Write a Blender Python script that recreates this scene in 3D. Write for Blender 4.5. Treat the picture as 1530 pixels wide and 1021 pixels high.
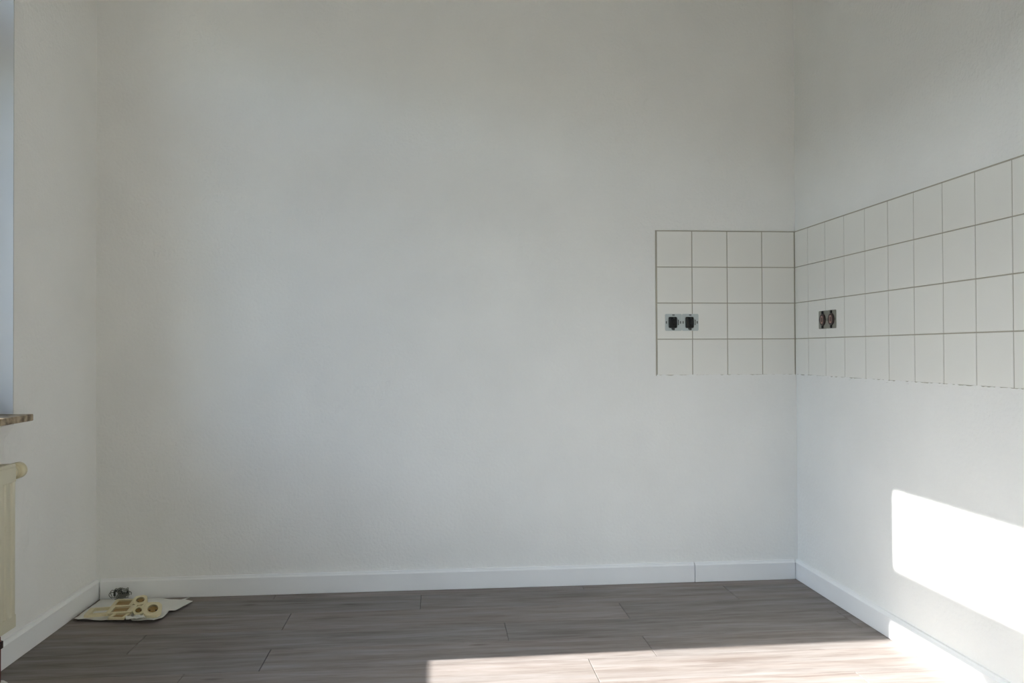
import bpy, bmesh, math, random
from mathutils import Vector, Matrix, noise
random.seed(7)
C = bpy.context.scene.collection
for o in list(bpy.data.objects): bpy.data.objects.remove(o)

# ------------------------------------------------------------------ camera
YAW, PITCH, ROLL = 0.08842, 0.01114, -0.00461
fw = Vector((math.sin(YAW)*math.cos(PITCH), math.cos(YAW)*math.cos(PITCH), math.sin(PITCH)))
r0 = Vector((math.cos(YAW), -math.sin(YAW), 0)); u0 = r0.cross(fw)
rr = r0*math.cos(ROLL) + u0*math.sin(ROLL); uu = u0*math.cos(ROLL) - r0*math.sin(ROLL)
cam_d = bpy.data.cameras.new('camera'); cam = bpy.data.objects.new('camera', cam_d); C.objects.link(cam)
M4 = Matrix.Identity(4)
for i in range(3):
    M4[i][0] = rr[i]; M4[i][1] = uu[i]; M4[i][2] = -fw[i]
M4[0][3], M4[1][3], M4[2][3] = -1.49842, -3.35838, 0.9602
cam.matrix_world = M4
cam_d.sensor_width = 36; cam_d.sensor_fit = 'HORIZONTAL'; cam_d.lens = 1234.4/1530*36
cam_d.clip_start = 0.02
bpy.context.scene.camera = cam

# ------------------------------------------------------------------ light
TAN_EL, AZ = 0.618, 0.0203          # the sun shines along +x, a touch towards +y, and down
EL = math.atan(TAN_EL)
sd = Vector((1, AZ, -TAN_EL)).normalized()
sl = bpy.data.lights.new('sun', 'SUN'); sl.energy = 21.3; sl.color = (1.0, 0.95, 0.93); sl.angle = math.radians(0.6)
so = bpy.data.objects.new('sun', sl); C.objects.link(so)
so.rotation_euler = sd.to_track_quat('-Z', 'Y').to_euler(); so.location = (-6, -1.5, 5)

w = bpy.data.worlds.new('sky'); bpy.context.scene.world = w; w.use_nodes = True
wn = w.node_tree; wn.nodes.clear()
sky = wn.nodes.new('ShaderNodeTexSky'); sky.sky_type = 'NISHITA'; sky.sun_disc = False
sky.sun_elevation = EL; sky.sun_rotation = math.radians(-90); sky.air_density = 1.0; sky.dust_density = 1.0
bg = wn.nodes.new('ShaderNodeBackground'); bg.inputs['Strength'].default_value = 1.18
wo = wn.nodes.new('ShaderNodeOutputWorld')
tn = wn.nodes.new('ShaderNodeMix'); tn.data_type = 'RGBA'; tn.blend_type = 'MULTIPLY'; tn.inputs[0].default_value = 1; tn.inputs[7].default_value = (.95, 1.0, 1.06, 1)
wn.links.new(sky.outputs[0], tn.inputs[6]); wn.links.new(tn.outputs[2], bg.inputs[0]); wn.links.new(bg.outputs[0], wo.inputs[0])

def portal(y0, y1, z0, z1):
    l = bpy.data.lights.new('window_portal', 'AREA'); l.shape = 'RECTANGLE'; l.size = z1-z0; l.size_y = y1-y0
    l.cycles.is_portal = True
    o = bpy.data.objects.new('window_portal', l); C.objects.link(o)
    o.location = (-3.12, (y0+y1)/2, (z0+z1)/2); o.rotation_euler = (0, math.radians(-90), 0)
vs = bpy.context.scene.view_settings
vs.view_transform = 'Standard'; vs.look = 'None'; vs.gamma = 1; vs.use_curve_mapping = False
vs.exposure = 0.03
bpy.context.scene.display_settings.display_device = 'sRGB'
bpy.context.scene.cycles.diffuse_bounces = 10; bpy.context.scene.cycles.max_bounces = 14

# ------------------------------------------------------------------ materials
def lin(c):
    return tuple((v/255/12.92 if v/255 <= .04045 else ((v/255+.055)/1.055)**2.4) for v in c) + (1,)
def mat(name, col, rough=.6, metal=0, bump=None, spec=.5):
    m = bpy.data.materials.new(name); m.use_nodes = True; nt = m.node_tree
    b = nt.nodes['Principled BSDF']; b.inputs['Base Color'].default_value = lin(col)
    b.inputs['Roughness'].default_value = rough; b.inputs['Metallic'].default_value = metal
    b.inputs['Specular IOR Level'].default_value = spec
    tc = nt.nodes.new('ShaderNodeTexCoord')
    n = nt.nodes.new('ShaderNodeTexNoise'); n.inputs['Scale'].default_value = bump[0] if bump else 12
    n.inputs['Detail'].default_value = 4
    nt.links.new(tc.outputs['Object'], n.inputs['Vector'])
    # slight colour variation of the stuff itself
    mx = nt.nodes.new('ShaderNodeMix'); mx.data_type = 'RGBA'; mx.blend_type = 'MULTIPLY'
    n2 = nt.nodes.new('ShaderNodeTexNoise'); n2.inputs['Scale'].default_value = 3.5; n2.inputs['Detail'].default_value = 5
    nt.links.new(tc.outputs['Object'], n2.inputs['Vector'])
    rp = nt.nodes.new('ShaderNodeValToRGB'); rp.color_ramp.elements[0].position = .3; rp.color_ramp.elements[1].position = .7
    rp.color_ramp.elements[0].color = (.955, .955, .955, 1); rp.color_ramp.elements[1].color = (1, 1, 1, 1)
    nt.links.new(n2.outputs['Fac'], rp.inputs[0])
    mx.inputs[0].default_value = 1; mx.inputs[6].default_value = lin(col); nt.links.new(rp.outputs[0], mx.inputs[7])
    nt.links.new(mx.outputs[2], b.inputs['Base Color'])
    if bump:
        bp = nt.nodes.new('ShaderNodeBump'); bp.inputs['Strength'].default_value = bump[1]; bp.inputs['Distance'].default_value = bump[2]
        nt.links.new(n.outputs['Fac'], bp.inputs['Height']); nt.links.new(bp.outputs[0], b.inputs['Normal'])
    return m

def wall_mat():
    """white woodchip paper: fine relief, faint butt seams every 53 cm"""
    m = mat('wall_paint', (239, 239, 236), .85, spec=.25, bump=(85, .9, .0026)); nt = m.node_tree
    b = nt.nodes['Principled BSDF']; bp = [n for n in nt.nodes if n.type == 'BUMP'][0]
    geo = nt.nodes.new('ShaderNodeNewGeometry'); sp = nt.nodes.new('ShaderNodeSeparateXYZ')
    nt.links.new(geo.outputs['Position'], sp.inputs[0])
    a = nt.nodes.new('ShaderNodeMath'); a.operation = 'ADD'; a.inputs[1].default_value = 1.53+5.3
    nt.links.new(sp.outputs['X'], a.inputs[0])
    mo = nt.nodes.new('ShaderNodeMath'); mo.operation = 'MODULO'; mo.inputs[1].default_value = .53; nt.links.new(a.outputs[0], mo.inputs[0])
    lt = nt.nodes.new('ShaderNodeMath'); lt.operation = 'LESS_THAN'; lt.inputs[1].default_value = .0018; nt.links.new(mo.outputs[0], lt.inputs[0])
    nz = nt.nodes.new('ShaderNodeTexNoise'); nz.inputs['Scale'].default_value = 1.7; nt.links.new(geo.outputs['Position'], nz.inputs['Vector'])
    g = nt.nodes.new('ShaderNodeMath'); g.operation = 'GREATER_THAN'; g.inputs[1].default_value = .5; nt.links.new(nz.outputs['Fac'], g.inputs[0])
    k = nt.nodes.new('ShaderNodeMath'); k.operation = 'MULTIPLY'; nt.links.new(lt.outputs[0], k.inputs[0]); nt.links.new(g.outputs[0], k.inputs[1])
    bp2 = nt.nodes.new('ShaderNodeBump'); bp2.invert = True; bp2.inputs['Strength'].default_value = .35; bp2.inputs['Distance'].default_value = .002
    nt.links.new(k.outputs[0], bp2.inputs['Height']); nt.links.new(bp.outputs[0], bp2.inputs['Normal']); nt.links.new(bp2.outputs[0], b.inputs['Normal'])
    return m

def plank_mat():
    m = bpy.data.materials.new('vinyl_plank'); m.use_nodes = True; nt = m.node_tree; b = nt.nodes['Principled BSDF']
    L = nt.links.new
    tc = nt.nodes.new('ShaderNodeTexCoord'); oi = nt.nodes.new('ShaderNodeObjectInfo')
    ofs = nt.nodes.new('ShaderNodeVectorMath'); ofs.operation = 'SCALE'; ofs.inputs[3].default_value = 37
    cb = nt.nodes.new('ShaderNodeCombineXYZ'); L(oi.outputs['Random'], cb.inputs[0]); L(oi.outputs['Random'], cb.inputs[1]); L(cb.outputs[0], ofs.inputs[0])
    ad = nt.nodes.new('ShaderNodeVectorMath'); L(tc.outputs['Object'], ad.inputs[0]); L(ofs.outputs[0], ad.inputs[1])
    def tex(sx, sy, det, dist=0):
        mp = nt.nodes.new('ShaderNodeMapping'); mp.inputs['Scale'].default_value = (sx, sy, 1); L(ad.outputs[0], mp.inputs[0])
        n = nt.nodes.new('ShaderNodeTexNoise'); n.inputs['Scale'].default_value = 1; n.inputs['Detail'].default_value = det
        n.inputs['Distortion'].default_value = dist; n.inputs['Roughness'].default_value = .6; L(mp.outputs[0], n.inputs['Vector']); return n
    a = tex(2.6, 26, 6, .5); g = tex(9, 170, 4); big = tex(1.6, 14, 3)
    rp = nt.nodes.new('ShaderNodeValToRGB'); e = rp.color_ramp
    e.elements[0].position = .30; e.elements[0].color = lin((123, 114, 109)); e.elements[1].position = .72; e.elements[1].color = lin((157, 152, 150))
    x = e.elements.new(.45); x.color = lin((138, 131, 127)); x = e.elements.new(.58); x.color = lin((147, 141, 138))
    L(a.outputs['Fac'], rp.inputs[0])
    # plank to plank tone and grey/red shift
    r2 = nt.nodes.new('ShaderNodeValToRGB'); r2.color_ramp.elements[0].color = (.86, .87, .88, 1); r2.color_ramp.elements[1].color = (1.05, 1.0, .98, 1)
    mm = nt.nodes.new('ShaderNodeMath'); mm.operation = 'ADD'; L(oi.outputs['Random'], mm.inputs[0])
    ms = nt.nodes.new('ShaderNodeMath'); ms.operation = 'MULTIPLY_ADD'; ms.inputs[1].default_value = 1.6; ms.inputs[2].default_value = -.8; L(big.outputs['Fac'], ms.inputs[0]); L(ms.outputs[0], mm.inputs[1])
    L(mm.outputs[0], r2.inputs[0])
    m1 = nt.nodes.new('ShaderNodeMix'); m1.data_type = 'RGBA'; m1.blend_type = 'MULTIPLY'; m1.inputs[0].default_value = 1; L(rp.outputs[0], m1.inputs[6]); L(r2.outputs[0], m1.inputs[7])
    # fine dark grain
    r3 = nt.nodes.new('ShaderNodeValToRGB'); r3.color_ramp.elements[0].position = .36; r3.color_ramp.elements[0].color = (.86, .845, .83, 1); r3.color_ramp.elements[1].position = .52; r3.color_ramp.elements[1].color = (1, 1, 1, 1)
    L(g.outputs['Fac'], r3.inputs[0])
    m2 = nt.nodes.new('ShaderNodeMix'); m2.data_type = 'RGBA'; m2.blend_type = 'MULTIPLY'; m2.inputs[0].default_value = 1; L(m1.outputs[2], m2.inputs[6]); L(r3.outputs[0], m2.inputs[7])
    # knots
    mp = nt.nodes.new('ShaderNodeMapping'); mp.inputs['Scale'].default_value = (2.6, 11, 1); L(ad.outputs[0], mp.inputs[0])
    v = nt.nodes.new('ShaderNodeTexVoronoi'); v.inputs['Scale'].default_value = 1; L(mp.outputs[0], v.inputs['Vector'])
    r4 = nt.nodes.new('ShaderNodeValToRGB'); r4.color_ramp.elements[0].position = .03; r4.color_ramp.elements[0].color = (.62, .56, .53, 1); r4.color_ramp.elements[1].position = .11; r4.color_ramp.elements[1].color = (1, 1, 1, 1)
    L(v.outputs['Distance'], r4.inputs[0])
    m3 = nt.nodes.new('ShaderNodeMix'); m3.data_type = 'RGBA'; m3.blend_type = 'MULTIPLY'; m3.inputs[0].default_value = 1; L(m2.outputs[2], m3.inputs[6]); L(r4.outputs[0], m3.inputs[7])
    L(m3.outputs[2], b.inputs['Base Color'])
    b.inputs['Roughness'].default_value = .65; b.inputs['Specular IOR Level'].default_value = .15
    bp = nt.nodes.new('ShaderNodeBump'); bp.inputs['Strength'].default_value = .25; bp.inputs['Distance'].default_value = .0006
    L(g.outputs['Fac'], bp.inputs['Height']); L(bp.outputs[0], b.inputs['Normal'])
    return m

def glass_mat():
    m = bpy.data.materials.new('window_glass'); m.use_nodes = True; nt = m.node_tree; nt.nodes.clear()
    t = nt.nodes.new('ShaderNodeBsdfTransparent'); t.inputs[0].default_value = (.93, .95, .94, 1)
    g = nt.nodes.new('ShaderNodeBsdfGlossy'); g.inputs['Roughness'].default_value = .02
    lw = nt.nodes.new('ShaderNodeLayerWeight'); lw.inputs[0].default_value = .5
    pw = nt.nodes.new('ShaderNodeMath'); pw.operation = 'POWER'; pw.inputs[1].default_value = 5; nt.links.new(lw.outputs['Facing'], pw.inputs[0])
    f = nt.nodes.new('ShaderNodeMath'); f.operation = 'MULTIPLY_ADD'; f.inputs[1].default_value = .9; f.inputs[2].default_value = .04; nt.links.new(pw.outputs[0], f.inputs[0])
    mx = nt.nodes.new('ShaderNodeMixShader'); o = nt.nodes.new('ShaderNodeOutputMaterial')
    nt.links.new(f.outputs[0], mx.inputs[0]); nt.links.new(t.outputs[0], mx.inputs[1]); nt.links.new(g.outputs[0], mx.inputs[2]); nt.links.new(mx.outputs[0], o.inputs[0])
    return m

def speckle_mat():
    m = mat('sill_stone', (148, 128, 98), .45, bump=(60, .15, .001)); nt = m.node_tree; b = nt.nodes['Principled BSDF']
    tc = nt.nodes.new('ShaderNodeTexCoord'); n = nt.nodes.new('ShaderNodeTexNoise'); n.inputs['Scale'].default_value = 38; n.inputs['Detail'].default_value = 3
    r = nt.nodes.new('ShaderNodeValToRGB'); r.color_ramp.elements[0].position = .4; r.color_ramp.elements[0].color = lin((104, 86, 62)); r.color_ramp.elements[1].position = .62; r.color_ramp.elements[1].color = lin((172, 154, 126))
    nt.links.new(tc.outputs['Object'], n.inputs['Vector']); nt.links.new(n.outputs['Fac'], r.inputs[0]); nt.links.new(r.outputs[0], b.inputs['Base Color'])
    return m

WALL = wall_mat(); PLANK = plank_mat(); GLASS = glass_mat(); SILL = speckle_mat()
TILE = mat('tile_glaze', (236, 235, 229), .38, bump=(9, .12, .001)); TILE_R = TILE
GROUT = mat('tile_grout', (176, 171, 157), .95, bump=(300, .3, .0005))
PAINT = mat('paint_edge', (239, 239, 236), .85)
TRIMW = mat('baseboard_white', (241, 242, 242), .5)
CEIL = mat('ceiling_paint', (216, 213, 198), .9)
REVEAL = mat('reveal_dimmed_white', (204, 204, 202), .6)  # wall white greyed to darken the reveal, shade held in the colour
SUB = mat('underlay', (60, 54, 50), .9)
FRAME = mat('window_lacquer', (232, 232, 228), .4)
RAD = mat('radiator_enamel', (212, 207, 184), .35)
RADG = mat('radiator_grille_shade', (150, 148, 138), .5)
CREAM = mat('aged_cream_plastic', (224, 214, 178), .4)
CREAM_SHADE = mat('shaded_dirty_cream', (158, 128, 78), .55)  # dirty cream darkened to ochre for the shade inside openings and wells
ZINC = mat('zinc_plate', (192, 200, 200), .45, metal=.3)
ZINC2 = mat('dull_zinc_plate', (150, 150, 140), .5, metal=.5)
BLACK = mat('black_bakelite', (15, 14, 13), .5)
DARKG = mat('dark_steel', (82, 84, 82), .5, metal=.6)
BROWN = mat('brown_bakelite', (52, 32, 28), .4)
COPPER = mat('pinkish_ceramic', (176, 138, 128), .5)
PAPER = mat('white_paper', (230, 230, 225), .9, bump=(25, .5, .003))
WIRE = mat('grey_wire', (132, 134, 126), .5, metal=.3)
PIPE = mat('copper_pipe', (120, 66, 54), .4, metal=.4)
CHROME = mat('handle_metal', (190, 190, 188), .3, metal=.9)
DOORM = mat('door_lacquer', (226, 224, 216), .45)
GROUND = mat('outside_ground', (74, 74, 70), .95)
FACADE = mat('facade_render', (150, 146, 134), .9)
GLASSD = mat('dark_window_glass', (40, 46, 54), .15)

# ------------------------------------------------------------------ helpers
def link(name, bm, m, parent=None, smooth=False, loc=None, rot=None):
    me = bpy.data.meshes.new(name)
    bmesh.ops.recalc_face_normals(bm, faces=bm.faces[:])
    bm.to_mesh(me); bm.free(); me.materials.append(m)
    if smooth:
        for p in me.polygons: p.use_smooth = True
    o = bpy.data.objects.new(name, me); C.objects.link(o)
    if parent: o.parent = parent
    if loc: o.location = loc
    if rot: o.rotation_euler = rot
    return o
def box(bm, a, b, bevel=0):
    a = Vector(a); b = Vector(b)
    lo = Vector([min(a[i], b[i]) for i in range(3)]); hi = Vector([max(a[i], b[i]) for i in range(3)])
    r = bmesh.ops.create_cube(bm, size=1)
    for v in r['verts']: v.co = Vector([lo[i] + (v.co[i]+.5)*(hi[i]-lo[i]) for i in range(3)])
    if bevel:
        es = list({e for v in r['verts'] for e in v.link_edges})
        bmesh.ops.bevel(bm, geom=es, offset=bevel, segments=1, affect='EDGES', profile=.5)
def boxo(name, a, b, m, parent=None, bevel=0):
    bm = bmesh.new(); box(bm, a, b, bevel); return link(name, bm, m, parent)
def cyl(bm, c, r, d, axis='Z', seg=24, r2=None):
    rot = {'Z': Matrix(), 'X': Matrix.Rotation(math.pi/2, 4, 'Y'), 'Y': Matrix.Rotation(math.pi/2, 4, 'X')}[axis]
    bmesh.ops.create_cone(bm, cap_ends=True, segments=seg, radius1=r, radius2=r if r2 is None else r2, depth=d, matrix=Matrix.Translation(c) @ rot)
def tube(bm, pts, r, seg=8):
    rings = []
    pts = [Vector(p) for p in pts]
    for i, p in enumerate(pts):
        t = (pts[min(i+1, len(pts)-1)] - pts[max(i-1, 0)]).normalized()
        a = t.orthogonal().normalized() if i == 0 else (pa - t*pa.dot(t)).normalized()
        pa = a; b = t.cross(a)
        rings.append([bm.verts.new(p + (a*math.cos(k*2*math.pi/seg) + b*math.sin(k*2*math.pi/seg))*r) for k in range(seg)])
    for i in range(len(rings)-1):
        for k in range(seg): bm.faces.new((rings[i][k], rings[i][(k+1) % seg], rings[i+1][(k+1) % seg], rings[i+1][k]))
    bm.faces.new(rings[0]); bm.faces.new(rings[-1][::-1])
def prism(bm, prof, p0, p1, nrm):
    """profile (out, up) swept from p0 to p1; out along nrm"""
    p0 = Vector(p0); p1 = Vector(p1); n = Vector(nrm); z = Vector((0, 0, 1))
    A = [bm.verts.new(p0 + n*a + z*b) for a, b in prof]; B = [bm.verts.new(p1 + n*a + z*b) for a, b in prof]
    k = len(prof)
    for i in range(k): bm.faces.new((A[i], A[(i+1) % k], B[(i+1) % k], B[i]))
    bm.faces.new(A[::-1]); bm.faces.new(B)
def struct(o): o['kind'] = 'structure'; return o
def thing(name, label, cat, loc=(0, 0, 0), rot=(0, 0, 0), group=None):
    o = bpy.data.objects.new(name, None); C.objects.link(o); o.empty_display_size = .05
    o.location = loc; o.rotation_euler = rot; o['label'] = label; o['category'] = cat
    if group: o['group'] = group
    return o
def stuff(o): o['kind'] = 'stuff'; return o
def holder(name):
    o = bpy.data.objects.new(name, None); C.objects.link(o); o.empty_display_size = .05; o['kind'] = 'structure'; return o

XL = -2.831; YF = -4.75; H = 3.15; XO = XL-.37       # left wall face, wall behind the camera, ceiling, outer face
WINS = [(-.63, -2.02), (-2.45, -4.25)]                # window at the left; unseen second one added and widened for more light
ZS, ZH, ZLOW = .735, 2.46, .10

# ------------------------------------------------------------------ walls, floor, ceiling
bm = bmesh.new(); box(bm, (XO, YF-.15, -.20), (.15, .15, -.006)); floor = struct(link('floor', bm, SUB))
bm = bmesh.new(); box(bm, (XO, YF-.15, H), (.15, .15, H+.2)); struct(link('ceiling', bm, CEIL))
bm = bmesh.new(); box(bm, (XO, 0, -.006), (.15, .15, H)); wall_back = struct(link('wall_back', bm, WALL))
bm = bmesh.new(); box(bm, (0, YF, -.006), (.15, 0, H)); wall_right = struct(link('wall_right', bm, WALL))
bm = bmesh.new()
ys = [0, WINS[0][0], WINS[0][1], WINS[1][0], WINS[1][1], YF]
for i in range(0, 6, 2): box(bm, (XO, ys[i], -.006), (XL, ys[i+1], H))
for a, b in WINS:
    box(bm, (XO, a, -.006), (XL, b, ZS if a > -1 else ZLOW)); box(bm, (XO, a, ZH), (XL, b, H))
struct(link('wall_left', bm, WALL))
DX0, DX1, DH = -1.75, -.85, 2.05
bm = bmesh.new(); box(bm, (XO, YF-.15, -.006), (DX0, YF, H)); box(bm, (DX1, YF-.15, -.006), (.15, YF, H)); box(bm, (DX0, YF-.15, DH), (DX1, YF, H))
struct(link('wall_front', bm, WALL))
bm = bmesh.new(); box(bm, (DX0, YF-.15, -.006), (DX1, YF-.10, DH)); 
dr = struct(link('door_1', bm, DOORM))
for z0, z1 in ((.2, .95), (1.1, 1.9)): boxo('door_panel', (DX0+.13, YF-.10, z0), (DX1-.13, YF-.088, z1), DOORM, dr, .004)
bm = bmesh.new(); cyl(bm, (DX0+.07, YF-.085, 1.03), .01, .04, 'Y', 12); tube(bm, [(DX0+.07, YF-.062, 1.03), (DX0+.18, YF-.062, 1.03)], .009); link('door_handle', bm, CHROME, dr, True)
bm = bmesh.new()
for s, x in ((-1, DX0), (1, DX1)): box(bm, (x, YF, 0), (x+s*.07, YF+.015, DH+.07), .003)
box(bm, (DX0, YF, DH), (DX1, YF+.015, DH+.07), .003); struct(link('trim_1', bm, DOORM))
bm = bmesh.new(); box(bm, (-40, -40, -3.4), (XO-.02, 40, -3.2)); struct(link('ground', bm, GROUND))
# unseen house added across the street to block sky light near the horizon
bm = bmesh.new(); box(bm, (-24, -22, -3.2), (-15, 20, 3.5))
prism(bm, [(0, 0), (4.5, 1.8), (9, 0)], (-24, -22, 3.5), (-24, 20, 3.5), (1, 0, 0)); hs = holder('sky_blocker_house'); link('blocker_body', bm, FACADE, hs)
bm = bmesh.new()
boxo('blocker_door', (-15, -1.2, -3.2), (-14.95, -.1, -1.0), GLASSD, hs)
for r_ in range(2):
    for k in range(9):
        yy = -20.5+k*4.6
        boxo('blocker_window', (-15, yy, -1.9+r_*3.0 if (r_ or abs(yy) > 2.5) else 40), (-14.96, yy+1.2, -.4+r_*3.0 if (r_ or abs(yy) > 2.5) else 41), GLASSD, hs) if (r_ or abs(yy+.2) > 2.5) else None

# floor planks, running along x, 18.3 cm wide
PW, PL, GAP = .183, 1.22, .0009
def plank_mesh(L):
    bm = bmesh.new(); box(bm, (0, -PW+GAP, -.006), (L-GAP*2, 0, 0), .0008)
    me = bpy.data.meshes.new('plank'); bmesh.ops.recalc_face_normals(bm, faces=bm.faces[:]); bm.to_mesh(me); bm.free(); me.materials.append(PLANK); return me
full = plank_mesh(PL); row = 0; y = -.075+PW
while y > YF:
    ends = {0: .30, 1: -.35, 2: -.82, 3: -.05, 4: -.82}.get(row, -1.22*((row*.37) % 1)) 
    x = ends
    while x > XL: x -= PL
    while x < 0:
        x0, x1 = max(x, XL+.002), min(x+PL, -.002)
        y1, y0 = min(y, -.002), max(y-PW+GAP, YF+.002)
        if x1-x0 > .02 and y1-y0 > .01:
            if abs(x1-x0-PL) < 1e-6 and abs(y1-y) < 1e-6 and y0 > YF+.01: me = full; loc = (x, y, 0)
            else:
                bm = bmesh.new(); box(bm, (0, -(y1-y0), -.006), (x1-x0-GAP*2, 0, 0), .0008)
                me = bpy.data.meshes.new('plank'); bmesh.ops.recalc_face_normals(bm, faces=bm.faces[:]); bm.to_mesh(me); bm.free(); me.materials.append(PLANK); loc = (x0, y1, 0)
            o = bpy.data.objects.new('plank', me); C.objects.link(o); o.parent = floor; o.location = loc
        x += PL
    y -= PW; row += 1

# baseboards: flat face, chamfered ledge on top
PR = [(0, 0.0005), (.0145, .0005), (.0155, .002), (.0155, .069), (.0095, .0745), (.007, .079), (0, .080)]
bb = holder('baseboard_back')
def board(p0, p1, n, par):
    bm = bmesh.new(); prism(bm, PR, p0, p1, n); return link('board', bm, TRIMW, par)
board((XL+.0205, 0, 0), (-.4495, 0, 0), (0, -1, 0), bb); board((-.4460, 0, 0), (-.0190, 0, 0), (0, -1, 0), bb)
bb = holder('baseboard_right'); board((0, -.0005, 0), (0, -2.45, 0), (-1, 0, 0), bb); board((0, -2.4515, 0), (0, YF+.001, 0), (-1, 0, 0), bb)
bb = holder('baseboard_left'); board((XL, -.0005, 0), (XL, -2.40, 0), (1, 0, 0), bb); board((XL, -2.4015, 0), (XL, YF+.001, 0), (1, 0, 0), bb)
bb = holder('baseboard_front'); board((XL+.0175, YF, 0), (DX0-.072, YF, 0), (0, 1, 0), bb); board((DX1+.072, YF, 0), (-.0175, YF, 0), (0, 1, 0), bb)

# ------------------------------------------------------------------ windows
def window(name, y0, y1, low=False):
    root = holder(name)
    xi, xo = -3.00, -3.07
    ZS = ZLOW if low else globals()['ZS']; zb = ZS+.065; Z = dict(gb=zb+.07, t0=1.930, t1=2.09, h=2.373); st = ZS+.033
    g = [y0-.173, y0-.635, y0-.755, y1+.173]       # glass edges (two lower sashes)
    bm = bmesh.new()
    e = .001
    box(bm, (xo, y0-e, ZS+.02), (xi, y0-.075, ZH-e)); box(bm, (xo, y1+e, ZS+.02), (xi, y1+.075, ZH-e))
    box(bm, (xo, y0-.075, Z['h']+.045), (xi, y1+.075, ZH-e)); box(bm, (xo, y0-.075, ZS+.02), (xi, y1+.075, zb))
    box(bm, (xo, y0-.075, Z['t0']+.045), (xi, y1+.075, Z['t1']-.045))
    box(bm, (xo, g[1]-.04, zb), (xi, g[2]+.04, Z['t0']+.045))
    link('window_frame', bm, FRAME, root)
    def sash(ya, yb, za, zb, ta, tb, tz0, tz1, hand=None):
        bm = bmesh.new(); a, b = xi+.012, xo+.004
        box(bm, (a, ya, za), (b, ya-ta, zb), .004); box(bm, (a, yb+tb, za), (b, yb, zb), .004)
        box(bm, (a, ya-ta+.002, za), (b, yb+tb-.002, za+tz0), .004); box(bm, (a, ya-ta+.002, zb-tz1), (b, yb+tb-.002, zb), .004)
        s = link('sash', bm, FRAME, root)
        boxo('pane', (xi-.03, ya-ta+.004, za+tz0-.004), (xi-.034, yb+tb-.004, zb-tz1+.004), GLASS, s)
        if hand:
            bm = bmesh.new(); cyl(bm, (a+.012, hand, 1.42), .012, .026, 'X', 14); tube(bm, [(a+.028, hand, 1.42), (a+.03, hand, 1.37), (a+.03, hand, 1.31)], .008); link('window_handle', bm, CHROME, s, True)
    sash(y0-.076, g[1]-.039, zb+.001, Z['t0']+.044, g[0]*-1+(y0-.076), .039+g[1]-(g[1]), Z['gb']-zb-.001, .044, g[1]-.02)
    sash(g[2]+.039, y1+.076, zb+.001, Z['t0']+.044, .039, g[3]-(y1+.076), Z['gb']-zb-.001, .044)
    sash(y0-.076, y1+.076, Z['t1']-.044, Z['h']+.044, y0-.076-g[0], g[3]-(y1+.076), .044, .044)
    bm = bmesh.new(); box(bm, (-2.998, y0-.002, st-.021), (XL if low else -2.77, y1+.002, st), .002)
    link('window_sill', bm, SILL, root)
    bm = bmesh.new(); box(bm, (XO-.03, y0-.002, ZS+.001), (xo+.001, y1+.002, ZS+.018)); link('outer_sill', bm, ZINC, root)
    bm = bmesh.new(); box(bm, (-2.998, y0-.002, ZS+.0005), (XL-.001, y1+.002, st-.0215)); link('sill_bed', bm, PAINT, root)
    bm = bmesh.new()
    box(bm, (xi-.001, y0-.004, st+.001), (XL, y0+.0005, ZH)); box(bm, (xi-.001, y1-.0005, st+.001), (XL, y1+.004, ZH)); link('window_reveal', bm, REVEAL, root)  # thin lining added to carry the darkened reveal colour
    portal(y1, y0, ZS, ZH)
for i, (a, b) in enumerate(WINS): window('window_%d' % (i+1), a, b, i == 1)  # second window is added, unseen, to light the lower back wall

# ------------------------------------------------------------------ wall tiles (15 cm pitch)
ZB, T = .8549, .15; J = .0036
def tile_mesh(wd, ht):
    """face looks along -y, origin at the lower left corner on the wall"""
    bm = bmesh.new(); d = .0052; c = .0011
    back = [bm.verts.new(p) for p in ((0, -.0012, 0), (wd, -.0012, 0), (wd, -.0012, ht), (0, -.0012, ht))]
    mid = [bm.verts.new(p) for p in ((0, -d+c, 0), (wd, -d+c, 0), (wd, -d+c, ht), (0, -d+c, ht))]
    fr = [bm.verts.new(p) for p in ((c, -d, c), (wd-c, -d, c), (wd-c, -d, ht-c), (c, -d, ht-c))]
    for A, B in ((back, mid), (mid, fr)):
        for i in range(4): bm.faces.new((A[i], A[(i+1) % 4], B[(i+1) % 4], B[i]))
    bm.faces.new(fr); bm.faces.new(back[::-1])
    me = bpy.data.meshes.new('tile'); bmesh.ops.recalc_face_normals(bm, faces=bm.faces[:]); bm.to_mesh(me); bm.free(); me.materials.append(TILE); return me
TM = {}
def put_tile(par, pos, wd, rotz):
    k = round(wd, 4)
    if k not in TM: TM[k] = tile_mesh(wd-J, T-J)
    o = bpy.data.objects.new('tile', TM[k]); C.objects.link(o); o.parent = par; o.location = pos
    o.rotation_euler = (random.uniform(-1, 1)*.0012, 0, rotz + random.uniform(-1, 1)*.0012)
c0, c1 = .1477, .1270
cols = [(-c0-3*T, T), (-c0-2*T, T), (-c0-T, T), (-c0, c0-.0070)]
for j in range(4):
    for x, wd in cols: put_tile(wall_back, (x+J/2, 0, ZB+j*T+J/2), wd, 0)
NR = 15
for j in range(4):
    put_tile(wall_right, (0, -.0058, ZB+j*T+J/2), c1-.0040, -math.pi/2)
    for k in range(NR): put_tile(wall_right, (0, -c1-k*T-J/2, ZB+j*T+J/2), T, -math.pi/2)
XT = -c0-3*T; YT = -c1-NR*T
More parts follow.
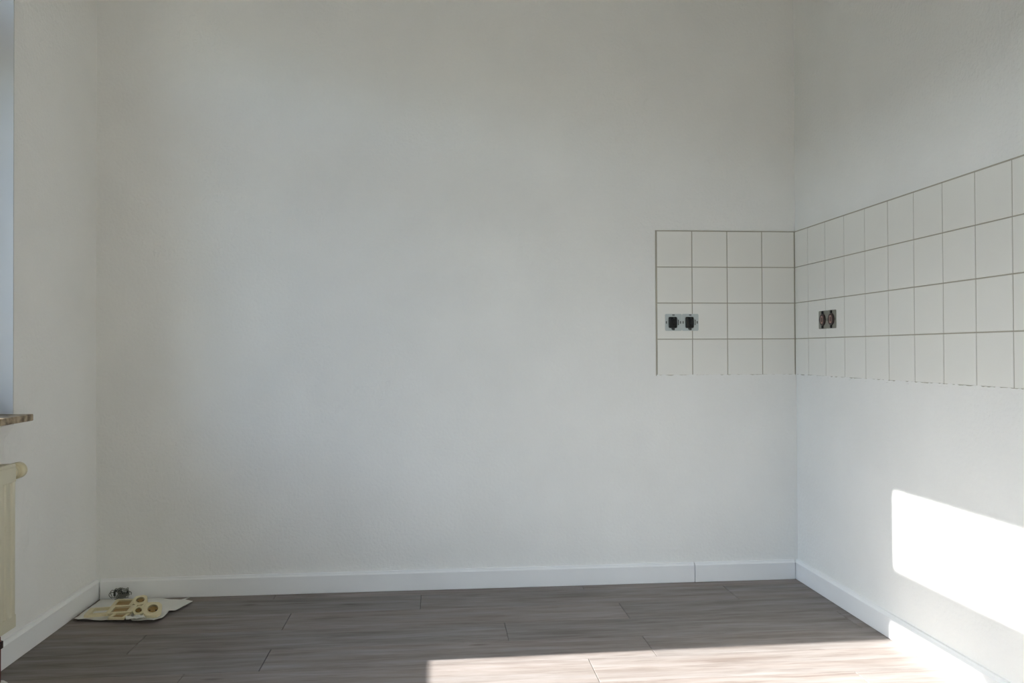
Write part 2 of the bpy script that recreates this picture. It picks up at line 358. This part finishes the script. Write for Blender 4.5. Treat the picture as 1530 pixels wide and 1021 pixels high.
def chip_strip(bm, f, n, lo, hi, wob, d):
    """ragged band: f(s) -> base point along the run"""
    prev = None
    for i in range(n+1):
        s = i/n; p, up, nn = f(s)
        a = p + up*(lo + wob*noise.noise(Vector((s*n*.31, lo*50, d*900)))*.6); b = p + up*(hi + wob*noise.noise(Vector((s*n*.43, 7.7, d*900))))
        q = [bm.verts.new(a), bm.verts.new(b), bm.verts.new(b+nn*d), bm.verts.new(a+nn*d)]
        if prev:
            for k in range(4): bm.faces.new((prev[k], prev[(k+1) % 4], q[(k+1) % 4], q[k]))
        else: bm.faces.new(q)
        prev = q
    bm.faces.new(prev[::-1])
bm = bmesh.new(); box(bm, (XT-.0048, -.0036, ZB-.0008), (-.0036, 0, ZB+4*T+.0026)); link('grout', bm, GROUT, wall_back)
bm = bmesh.new(); box(bm, (-.0034, YT-.002, ZB-.0008), (0, 0, ZB+4*T+.0028)); link('grout', bm, GROUT, wall_right)
# the wall paint laps unevenly over the bottom edge of the tiling
bm = bmesh.new(); chip_strip(bm, lambda s: (Vector((XT-.002+s*(-.006-XT), 0, ZB)), Vector((0, 0, 1)), Vector((0, -1, 0))), 120, -.006, .0014, .003, .0050); link('paint_edge', bm, PAINT, wall_back)
bm = bmesh.new(); chip_strip(bm, lambda s: (Vector((0, -.006+s*(YT+.006), ZB)), Vector((0, 0, 1)), Vector((-1, 0, 0))), 420, -.006, .0012, .0042, .0050); link('paint_edge', bm, PAINT, wall_right)
bm = bmesh.new(); box(bm, (-.0025, -.983, .232), (0, -.967, .305), .0008); link('filler_ridge', bm, PAINT, wall_right)

# ------------------------------------------------------------------ flush double sockets without covers
def rrect(w_, h_, r, n=5, cx=0, cz=0):
    P = []
    for qx, qz, a0 in ((1, 1, 0), (-1, 1, 90), (-1, -1, 180), (1, -1, 270)):
        for i in range(n+1):
            a = math.radians(a0+90*i/n); P.append((cx+qx*(w_/2-r)+r*math.cos(a), cz+qz*(h_/2-r)+r*math.sin(a)))
    return P
def plate(bm, pts, y0, y1):
    A = [bm.verts.new((x, y0, z)) for x, z in pts]; B = [bm.verts.new((x, y1, z)) for x, z in pts]; k = len(pts)
    bm.faces.new(A); bm.faces.new(B[::-1])
    for i in range(k): bm.faces.new((A[i], A[(i+1) % k], B[(i+1) % k], B[i]))
def ringplate(bm, outer, inner, y0, y1):
    """frame between two loops with the same count"""
    k = len(outer); L = [[bm.verts.new((x, y, z)) for x, z in P] for P, y in ((outer, y0), (outer, y1), (inner, y1), (inner, y0))]
    for a in range(4):
        A, B = L[a], L[(a+1) % 4]
        for i in range(k): bm.faces.new((A[i], A[(i+1) % k], B[(i+1) % k], B[i]))
def circ(r, n=24, cx=0, cz=0): return [(cx+r*math.cos(math.radians(45)*0+2*math.pi*i/n), cz+r*math.sin(2*math.pi*i/n)) for i in range(n)]
def socket(loc, rotz, label, style):
    t = thing('double_socket', label, 'socket', loc, (0, 0, rotz))
    for s in (-1, 1):
        cx = s*.0355
        # zinc mounting plate with a round opening
        bm = bmesh.new()
        ringplate(bm, rrect(.070, .070, .005, 5, cx, 0), circ(.0240, 24, cx, 0), -.0005, -.0022)
        bmesh.ops.recalc_face_normals(bm, faces=bm.faces[:])
        pl = link('mounting_plate', bm, ZINC if style == 'black' else ZINC2, t)
        bm = bmesh.new()
        for (a, b) in ((-.030, 0), (.030, 0), (0, .0305), (0, -.0305)):
            if a: plate(bm, rrect(.004, .011, .0019, 3, cx+a, b), -.0022, -.0026)
            else: plate(bm, rrect(.011, .004, .0019, 3, cx, b), -.0022, -.0026)
        stuff(link('screw_slot', bm, DARKG, pl))
        bm = bmesh.new(); plate(bm, circ(.0238, 24, cx, 0), -.0003, -.0010); link('box_recess', bm, ZINC if style == 'black' else BLACK, t)
        if style == 'black':
            bm = bmesh.new(); box(bm, (cx-.0205, -.001, -.0235), (cx+.0130, -.011, .0225), .003); ins = link('socket_insert', bm, BLACK, t)
            bm = bmesh.new()
            for zc in (-1, 1): box(bm, (cx-.010, -.0145, zc*.0135-.002), (cx+.008, -.018, zc*.0135+.002), .001)
            box(bm, (cx-.006, -.0145, -.008), (cx+.004, -.0175, .008), .0015); stuff(link('insert_rib', bm, BLACK, ins))
            bm = bmesh.new(); tube(bm, [(cx+.0135+.004*math.cos(a), -.0055, .014*math.sin(a)) for a in [math.radians(q) for q in range(-90, 91, 20)]], .0018, 6); link('earth_clip', bm, ZINC, ins, True)
            bm = bmesh.new(); plate(bm, rrect(.0035, .022, .0016, 4, cx+.0205, 0), -.0012, -.0032); link('side_shutter', bm, BLACK, ins)
            bm = bmesh.new(); box(bm, (cx-.003, -.001, .014), (cx-.001+.002, -.0185, .022), .0006); box(bm, (cx-.009, -.001, -.030), (cx+.004, -.008, -.022), .0015); stuff(link('terminal_tab', bm, DARKG, ins))
        else:
            bm = bmesh.new(); cyl(bm, (cx, -.0035, 0), .0225, .005, 'Y', 28)
            ins = link('socket_insert', bm, BROWN, t)
            bm = bmesh.new(); plate(bm, rrect(.017, .030, .006, 5, cx, 0), -.0058, -.0072); link('ceramic_core', bm, COPPER, ins)
            bm = bmesh.new(); plate(bm, rrect(.008, .018, .003, 4, cx+.001, 0), -.0071, -.0078); stuff(link('contact_slot', bm, BROWN, ins))
            bm = bmesh.new()
            for zc in (-1, 1): box(bm, (cx-.005, -.001, zc*.0225), (cx+.005, -.007, zc*.034), .001)
            stuff(link('terminal_tab', bm, BLACK, ins))
    return t
socket((-.4935, -.0056, 1.0745), 0, 'double wall socket without cover, black inserts, on the back wall tiles', 'black')
socket((-.0056, -.296, 1.075), -math.pi/2, 'double wall socket without cover, brown round inserts, on the right wall tiles', 'brown')

# ------------------------------------------------------------------ radiator
def radiator(y1, y0):
    t = thing('radiator', 'cream panel radiator with ribbed front under the window at the left edge', 'radiator', (-2.775, (y0+y1)/2, 0))
    ox, oy = -2.775, (y0+y1)/2
    def L(p): return (p[0]-ox, p[1]-oy, p[2])
    def bx(name, a, b, m, bev=.002, par=t): return boxo(name, L(a), L(b), m, par, bev)
    zb, zt = .165, .640; xf = -2.722; xb = -2.795
    bx('rear_panel', (xb, y0, zb), (xb+.012, y1, zt-.01), RAD)
    bx('front_panel', (xf-.012, y0, zb), (xf-.003, y1, zt-.008), RAD)
    # wide flat rail top and bottom, pressed ribs between
    bx('top_rail', (xf-.010, y0, zt-.055), (xf, y1, zt-.008), RAD, .003); bx('bottom_rail', (xf-.010, y0, zb), (xf, y1, zb+.04), RAD, .003)
    n = int((y1-y0)/.0333); st = (y1-y0)/n
    rib = None
    for i in range(n):
        yc = y1 - st*(i+.5)
        if rib is None:
            bm = bmesh.new(); hw = st*.34; za, zz = zb+.036, zt-.052
            P = [(-.004, -hw), (.0005, -hw*.62), (.0012, 0), (.0005, hw*.62), (-.004, hw)]
            A = [bm.verts.new((x, yy, za)) for x, yy in P]; B = [bm.verts.new((x, yy, zz)) for x, yy in P]
            for k in range(5): bm.faces.new((A[k], A[(k+1) % 5], B[(k+1) % 5], B[k]))
            bm.faces.new(A); bm.faces.new(B[::-1])
            rib = link('rib', bm, RAD, t); rib.location = L((xf, yc, 0)); first = rib
        else:
            o = first.copy(); C.objects.link(o); o.location = L((xf, yc, 0))
    # top grille: side rails with cross slats, gap shade painted on a darker plate between
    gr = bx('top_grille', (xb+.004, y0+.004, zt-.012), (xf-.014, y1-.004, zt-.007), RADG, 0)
    bm = bmesh.new()
    for xx in (xb+.002, xf-.010): box(bm, L((xx, y0, zt-.012)), L((xx+.008, y1, zt)), .001)
    k = y0+.02
    while k < y1-.01: box(bm, L((xb+.009, k, zt-.006)), L((xf-.009, k+.006, zt-.001))); k += .025
    stuff(link('grille_bars', bm, RAD, gr))
    bx('side_cover', (xb+.002, y1-.004, zb+.01), (xf-.006, y1+.002, zt-.002), RAD); bx('side_cover', (xb+.002, y0-.002, zb+.01), (xf-.006, y0+.004, zt-.002), RAD)
    bm = bmesh.new(); cyl(bm, L((-2.745, y1+.014, .612)), .018, .026, 'Y', 20); cyl(bm, L((-2.745, y1+.047, .612)), .024, .042, 'Y', 24)
    bmesh.ops.bevel(bm, geom=[e for e in bm.edges if len(e.link_faces) == 2 and e.calc_face_angle(0) > 1], offset=.006, segments=3, affect='EDGES')
    link('end_plug', bm, CREAM, t, True)
    for yy in (y1-.12, y0+.12): bx('bracket', (XL+.001, yy-.02, .3), (xb+.001, yy+.02, .56), RAD)
    bm = bmesh.new(); tube(bm, [L(p) for p in ((-2.772, y1-.003, .001), (-2.772, y1-.003, .12), (-2.772, y1-.008, .17))], .0085, 12); link('supply_pipe', bm, PIPE, t, True)
    bm = bmesh.new(); cyl(bm, L((-2.772, y1-.003, .115)), .014, .02, 'Z', 6); link('pipe_nut', bm, BROWN, t)
    bm = bmesh.new(); cyl(bm, L((-2.772, y1-.003, .004)), .026, .007, 'Z', 24, .018); link('pipe_rosette', bm, FRAME, t, True)
radiator(-.835, -1.83)

# ------------------------------------------------------------------ things left on the floor in the corner
def poly(pts, n):
    P = [Vector((x, y, 0)) for x, y in pts]; d = [0]
    for a, b in zip(P, P[1:]): d.append(d[-1]+(b-a).length)
    out = []
    for i in range(n+1):
        s = d[-1]*i/n; k = 0
        while k < len(d)-2 and d[k+1] < s: k += 1
        f = (s-d[k])/max(d[k+1]-d[k], 1e-9); out.append(P[k].lerp(P[k+1], min(1, f)))
    return out
def sheet(name, label, top, bot, left, right, amp, z0, seed, lift, n=44, tk=.0008):
    T_, B_, L_, R_ = poly(top, n), poly(bot, n), poly(left, n), poly(right, n)   # top: TL->TR, bottom: BL->BR, left: TL->BL, right: TR->BR
    bm = bmesh.new(); G = []
    for j in range(n+1):
        v = j/n; rowv = []
        for i in range(n+1):
            u = i/n
            p = T_[i]*(1-v)+B_[i]*v + L_[j]*(1-u)+R_[j]*u - (T_[0]*(1-u)*(1-v)+T_[n]*u*(1-v)+B_[0]*(1-u)*v+B_[n]*u*v)
            q = Vector((p.x*9, p.y*9, seed))
            h = abs(noise.noise(q))*.9 + abs(noise.noise(q*2.7))*.45 + .12*abs(noise.noise(q*7))
            p.z = z0 + amp*h + lift(u, v)
            rowv.append(bm.verts.new(p))
        G.append(rowv)
    for j in range(n):
        for i in range(n): bm.faces.new((G[j][i], G[j+1][i], G[j+1][i+1], G[j][i+1]))
    o = link(name, bm, PAPER, None, True); sm = o.modifiers.new('thickness', 'SOLIDIFY'); sm.thickness = tk; sm.offset = 1
    o['label'] = label; o['category'] = 'paper'
    return o
sheet('paper_sheet', 'crumpled white paper sheet spread on the floor in the left corner',
      [(-2.803, -.022), (-2.691, -.021), (-2.577, -.034), (-2.53, -.045), (-2.50, -.05), (-2.462, -.052)],
      [(-2.806, -.262), (-2.775, -.292), (-2.723, -.296), (-2.68, -.290), (-2.637, -.303), (-2.605, -.280), (-2.575, -.318), (-2.53, -.330), (-2.50, -.344)],
      [(-2.803, -.022), (-2.806, -.082), (-2.806, -.17), (-2.806, -.262)],
      [(-2.462, -.052), (-2.474, -.075), (-2.437, -.098), (-2.455, -.15), (-2.466, -.21), (-2.489, -.213), (-2.486, -.25), (-2.49, -.29), (-2.50, -.344)],
      .007, .0012, 3.1, lambda u, v: .010*max(0, v-.86)/.14*(.35+.65*abs(math.sin(u*9))) + .006*max(0, u-.9)/.1)

def cover_frame(loc, rot, label, gangs=2, sc=1.0):
    t = thing('socket_surround', label, 'socket surround', loc, rot, None); t.scale = (sc, sc, sc)
    # lies with its back on the sheet: local x long, local y across, local z up
    for g in range(gangs):
        cx = (g-(gangs-1)/2)*.071
        bm = bmesh.new(); w_ = .071 if gangs > 1 else .080
        ringplate(bm, rrect(w_+(.0095 if gangs > 1 else 0), .080, .006, 5, cx + (0 if gangs == 1 else (.00475 if g else -.00475)), 0), rrect(.055, .055, .003, 5, cx, 0), 0, .009)
        bmesh.ops.transform(bm, matrix=Matrix(((1, 0, 0, 0), (0, 0, 1, 0), (0, 1, 0, 0), (0, 0, 0, 1))), verts=bm.verts[:])
        link('frame_ring', bm, CREAM, t)
        bm = bmesh.new(); ringplate(bm, rrect(.060, .060, .004, 5, cx, 0), rrect(.0545, .0545, .003, 5, cx, 0), .0085, .0102)
        bmesh.ops.transform(bm, matrix=Matrix(((1, 0, 0, 0), (0, 0, 1, 0), (0, 1, 0, 0), (0, 0, 0, 1))), verts=bm.verts[:])
        link('inner_lip', bm, CREAM, t)
        if gangs == 1 or g == 1:
            bm = bmesh.new(); box(bm, (cx-.0285, -.0285, .0012), (cx+.0285, .0285, .003)); link('opening_shade', bm, CREAM_SHADE, t)  # added plate, shade inside the opening painted as ochre
    return t
def socket_cover(loc, rot, label, sc=1.0):
    """round-welled socket cover: square plate, deep cup, two pin holes"""
    t = thing('socket_cover', label, 'socket cover', loc, rot, None); t.scale = (sc, sc, sc)
    X = Matrix(((1, 0, 0, 0), (0, 0, 1, 0), (0, 1, 0, 0), (0, 0, 0, 1)))
    bm = bmesh.new(); n = 24
    out = []
    for i in range(n):
        a = 2*math.pi*i/n; c, s = math.cos(a), math.sin(a); k = .0265/max(abs(c), abs(s)); k = min(k, .0295); out.append((k*c, k*s))
    ringplate(bm, out, circ(.0160, n), .008, .020); bmesh.ops.transform(bm, matrix=X, verts=bm.verts[:]); link('cover_plate', bm, CREAM, t)
    bm = bmesh.new(); ringplate(bm, circ(.0190, n), circ(.0160, n), .001, .0215); bmesh.ops.transform(bm, matrix=X, verts=bm.verts[:]); link('round_rim', bm, CREAM, t, False)
    bm = bmesh.new(); plate(bm, circ(.0162, n), .0085, .012); bmesh.ops.transform(bm, matrix=X, verts=bm.verts[:]); w2 = link('well_floor', bm, CREAM_SHADE, t)  # well bottom coloured ochre for its inner shade
    bm = bmesh.new()
    for s in (-1, 1): plate(bm, circ(.0026, 10, s*.0095), .0119, .0124)
    bmesh.ops.transform(bm, matrix=X, verts=bm.verts[:]); stuff(link('pin_hole', bm, BLACK, w2))
    return t
R = math.radians
cover_frame((-2.690, -.226, .015), (R(2), R(-1), R(5)), 'long cream double socket surround lying across the middle of the paper')
cover_frame((-2.640, -.283, .014), (R(1), R(1), R(-4)), 'small single cream socket surround nearest the front of the paper', 1, .72)
cover_frame((-2.676, -.140, .016), (R(5), R(2), R(4)), 'single cream socket surround beside the grey wire at the back of the paper', 1, .9)
socket_cover((-2.525, -.277, .024), (R(34), R(4), R(12)), 'largest cream socket cover with round well, its shade painted ochre, at the right front of the heap', 1.12)
socket_cover((-2.611, -.150, .021), (R(26), R(-4), R(20)), 'cream socket cover with round well, at the back of the heap beside the wire', .92)
socket_cover((-2.567, -.208, .019), (R(30), R(8), R(-15)), 'small cream socket cover between the back and front covers of the heap', .66)
socket_cover((-2.582, -.256, .019), (R(32), R(-10), R(35)), 'small cream socket cover leaning on the left of the largest cover', .70)
sheet('paper_scrap', 'small crumpled scrap of white paper in front of the socket covers',
      [(-2.605, -.282), (-2.58, -.270), (-2.545, -.284)], [(-2.600, -.326), (-2.575, -.318), (-2.545, -.336)],
      [(-2.605, -.282), (-2.612, -.30), (-2.600, -.326)], [(-2.545, -.284), (-2.535, -.305), (-2.545, -.336)], .026, .012, 9.4, lambda u, v: .004*math.sin(u*3.1)*math.sin(v*3.1), 20)

# grey wire and screws, tangled
bm = bmesh.new(); rnd = random.Random(5)
for k in range(16):
    c = Vector((-2.722+rnd.uniform(-.020, .022), -.047+rnd.uniform(-.010, .010), .026+rnd.uniform(-.006, .012))); a0 = rnd.uniform(0, 6.28); rad = rnd.uniform(.008, .022)
    ax = Vector((rnd.uniform(-1, 1), rnd.uniform(-1, 1), rnd.uniform(-1, 1))).normalized(); e1 = ax.orthogonal().normalized(); e2 = ax.cross(e1); pts = []
    for i in range(14):
        a = a0+i*.42; p = c + (e1*math.cos(a)+e2*math.sin(a))*rad*(1+.2*math.sin(3*a)); p.z = max(p.z, .016); p.y = min(p.y, -.020); pts.append(p)
    tube(bm, pts, .0016, 5)
o = link('wire_tangle', bm, WIRE, None, True); o['label'] = 'dark grey tangle of thin wire on the back edge of the paper'; o['category'] = 'wire'
bm = bmesh.new()
for k in range(5):
    x = -2.745+k*.012; z = .020+.004*(k % 3); yy = -.045-.004*(k % 2)
    cyl(bm, (x, yy, z+.012+.008*(k == 1)), .0042, .018, 'X' if k % 2 else 'Z', 8); 
stuff(link('terminal_block', bm, DARKG, o))
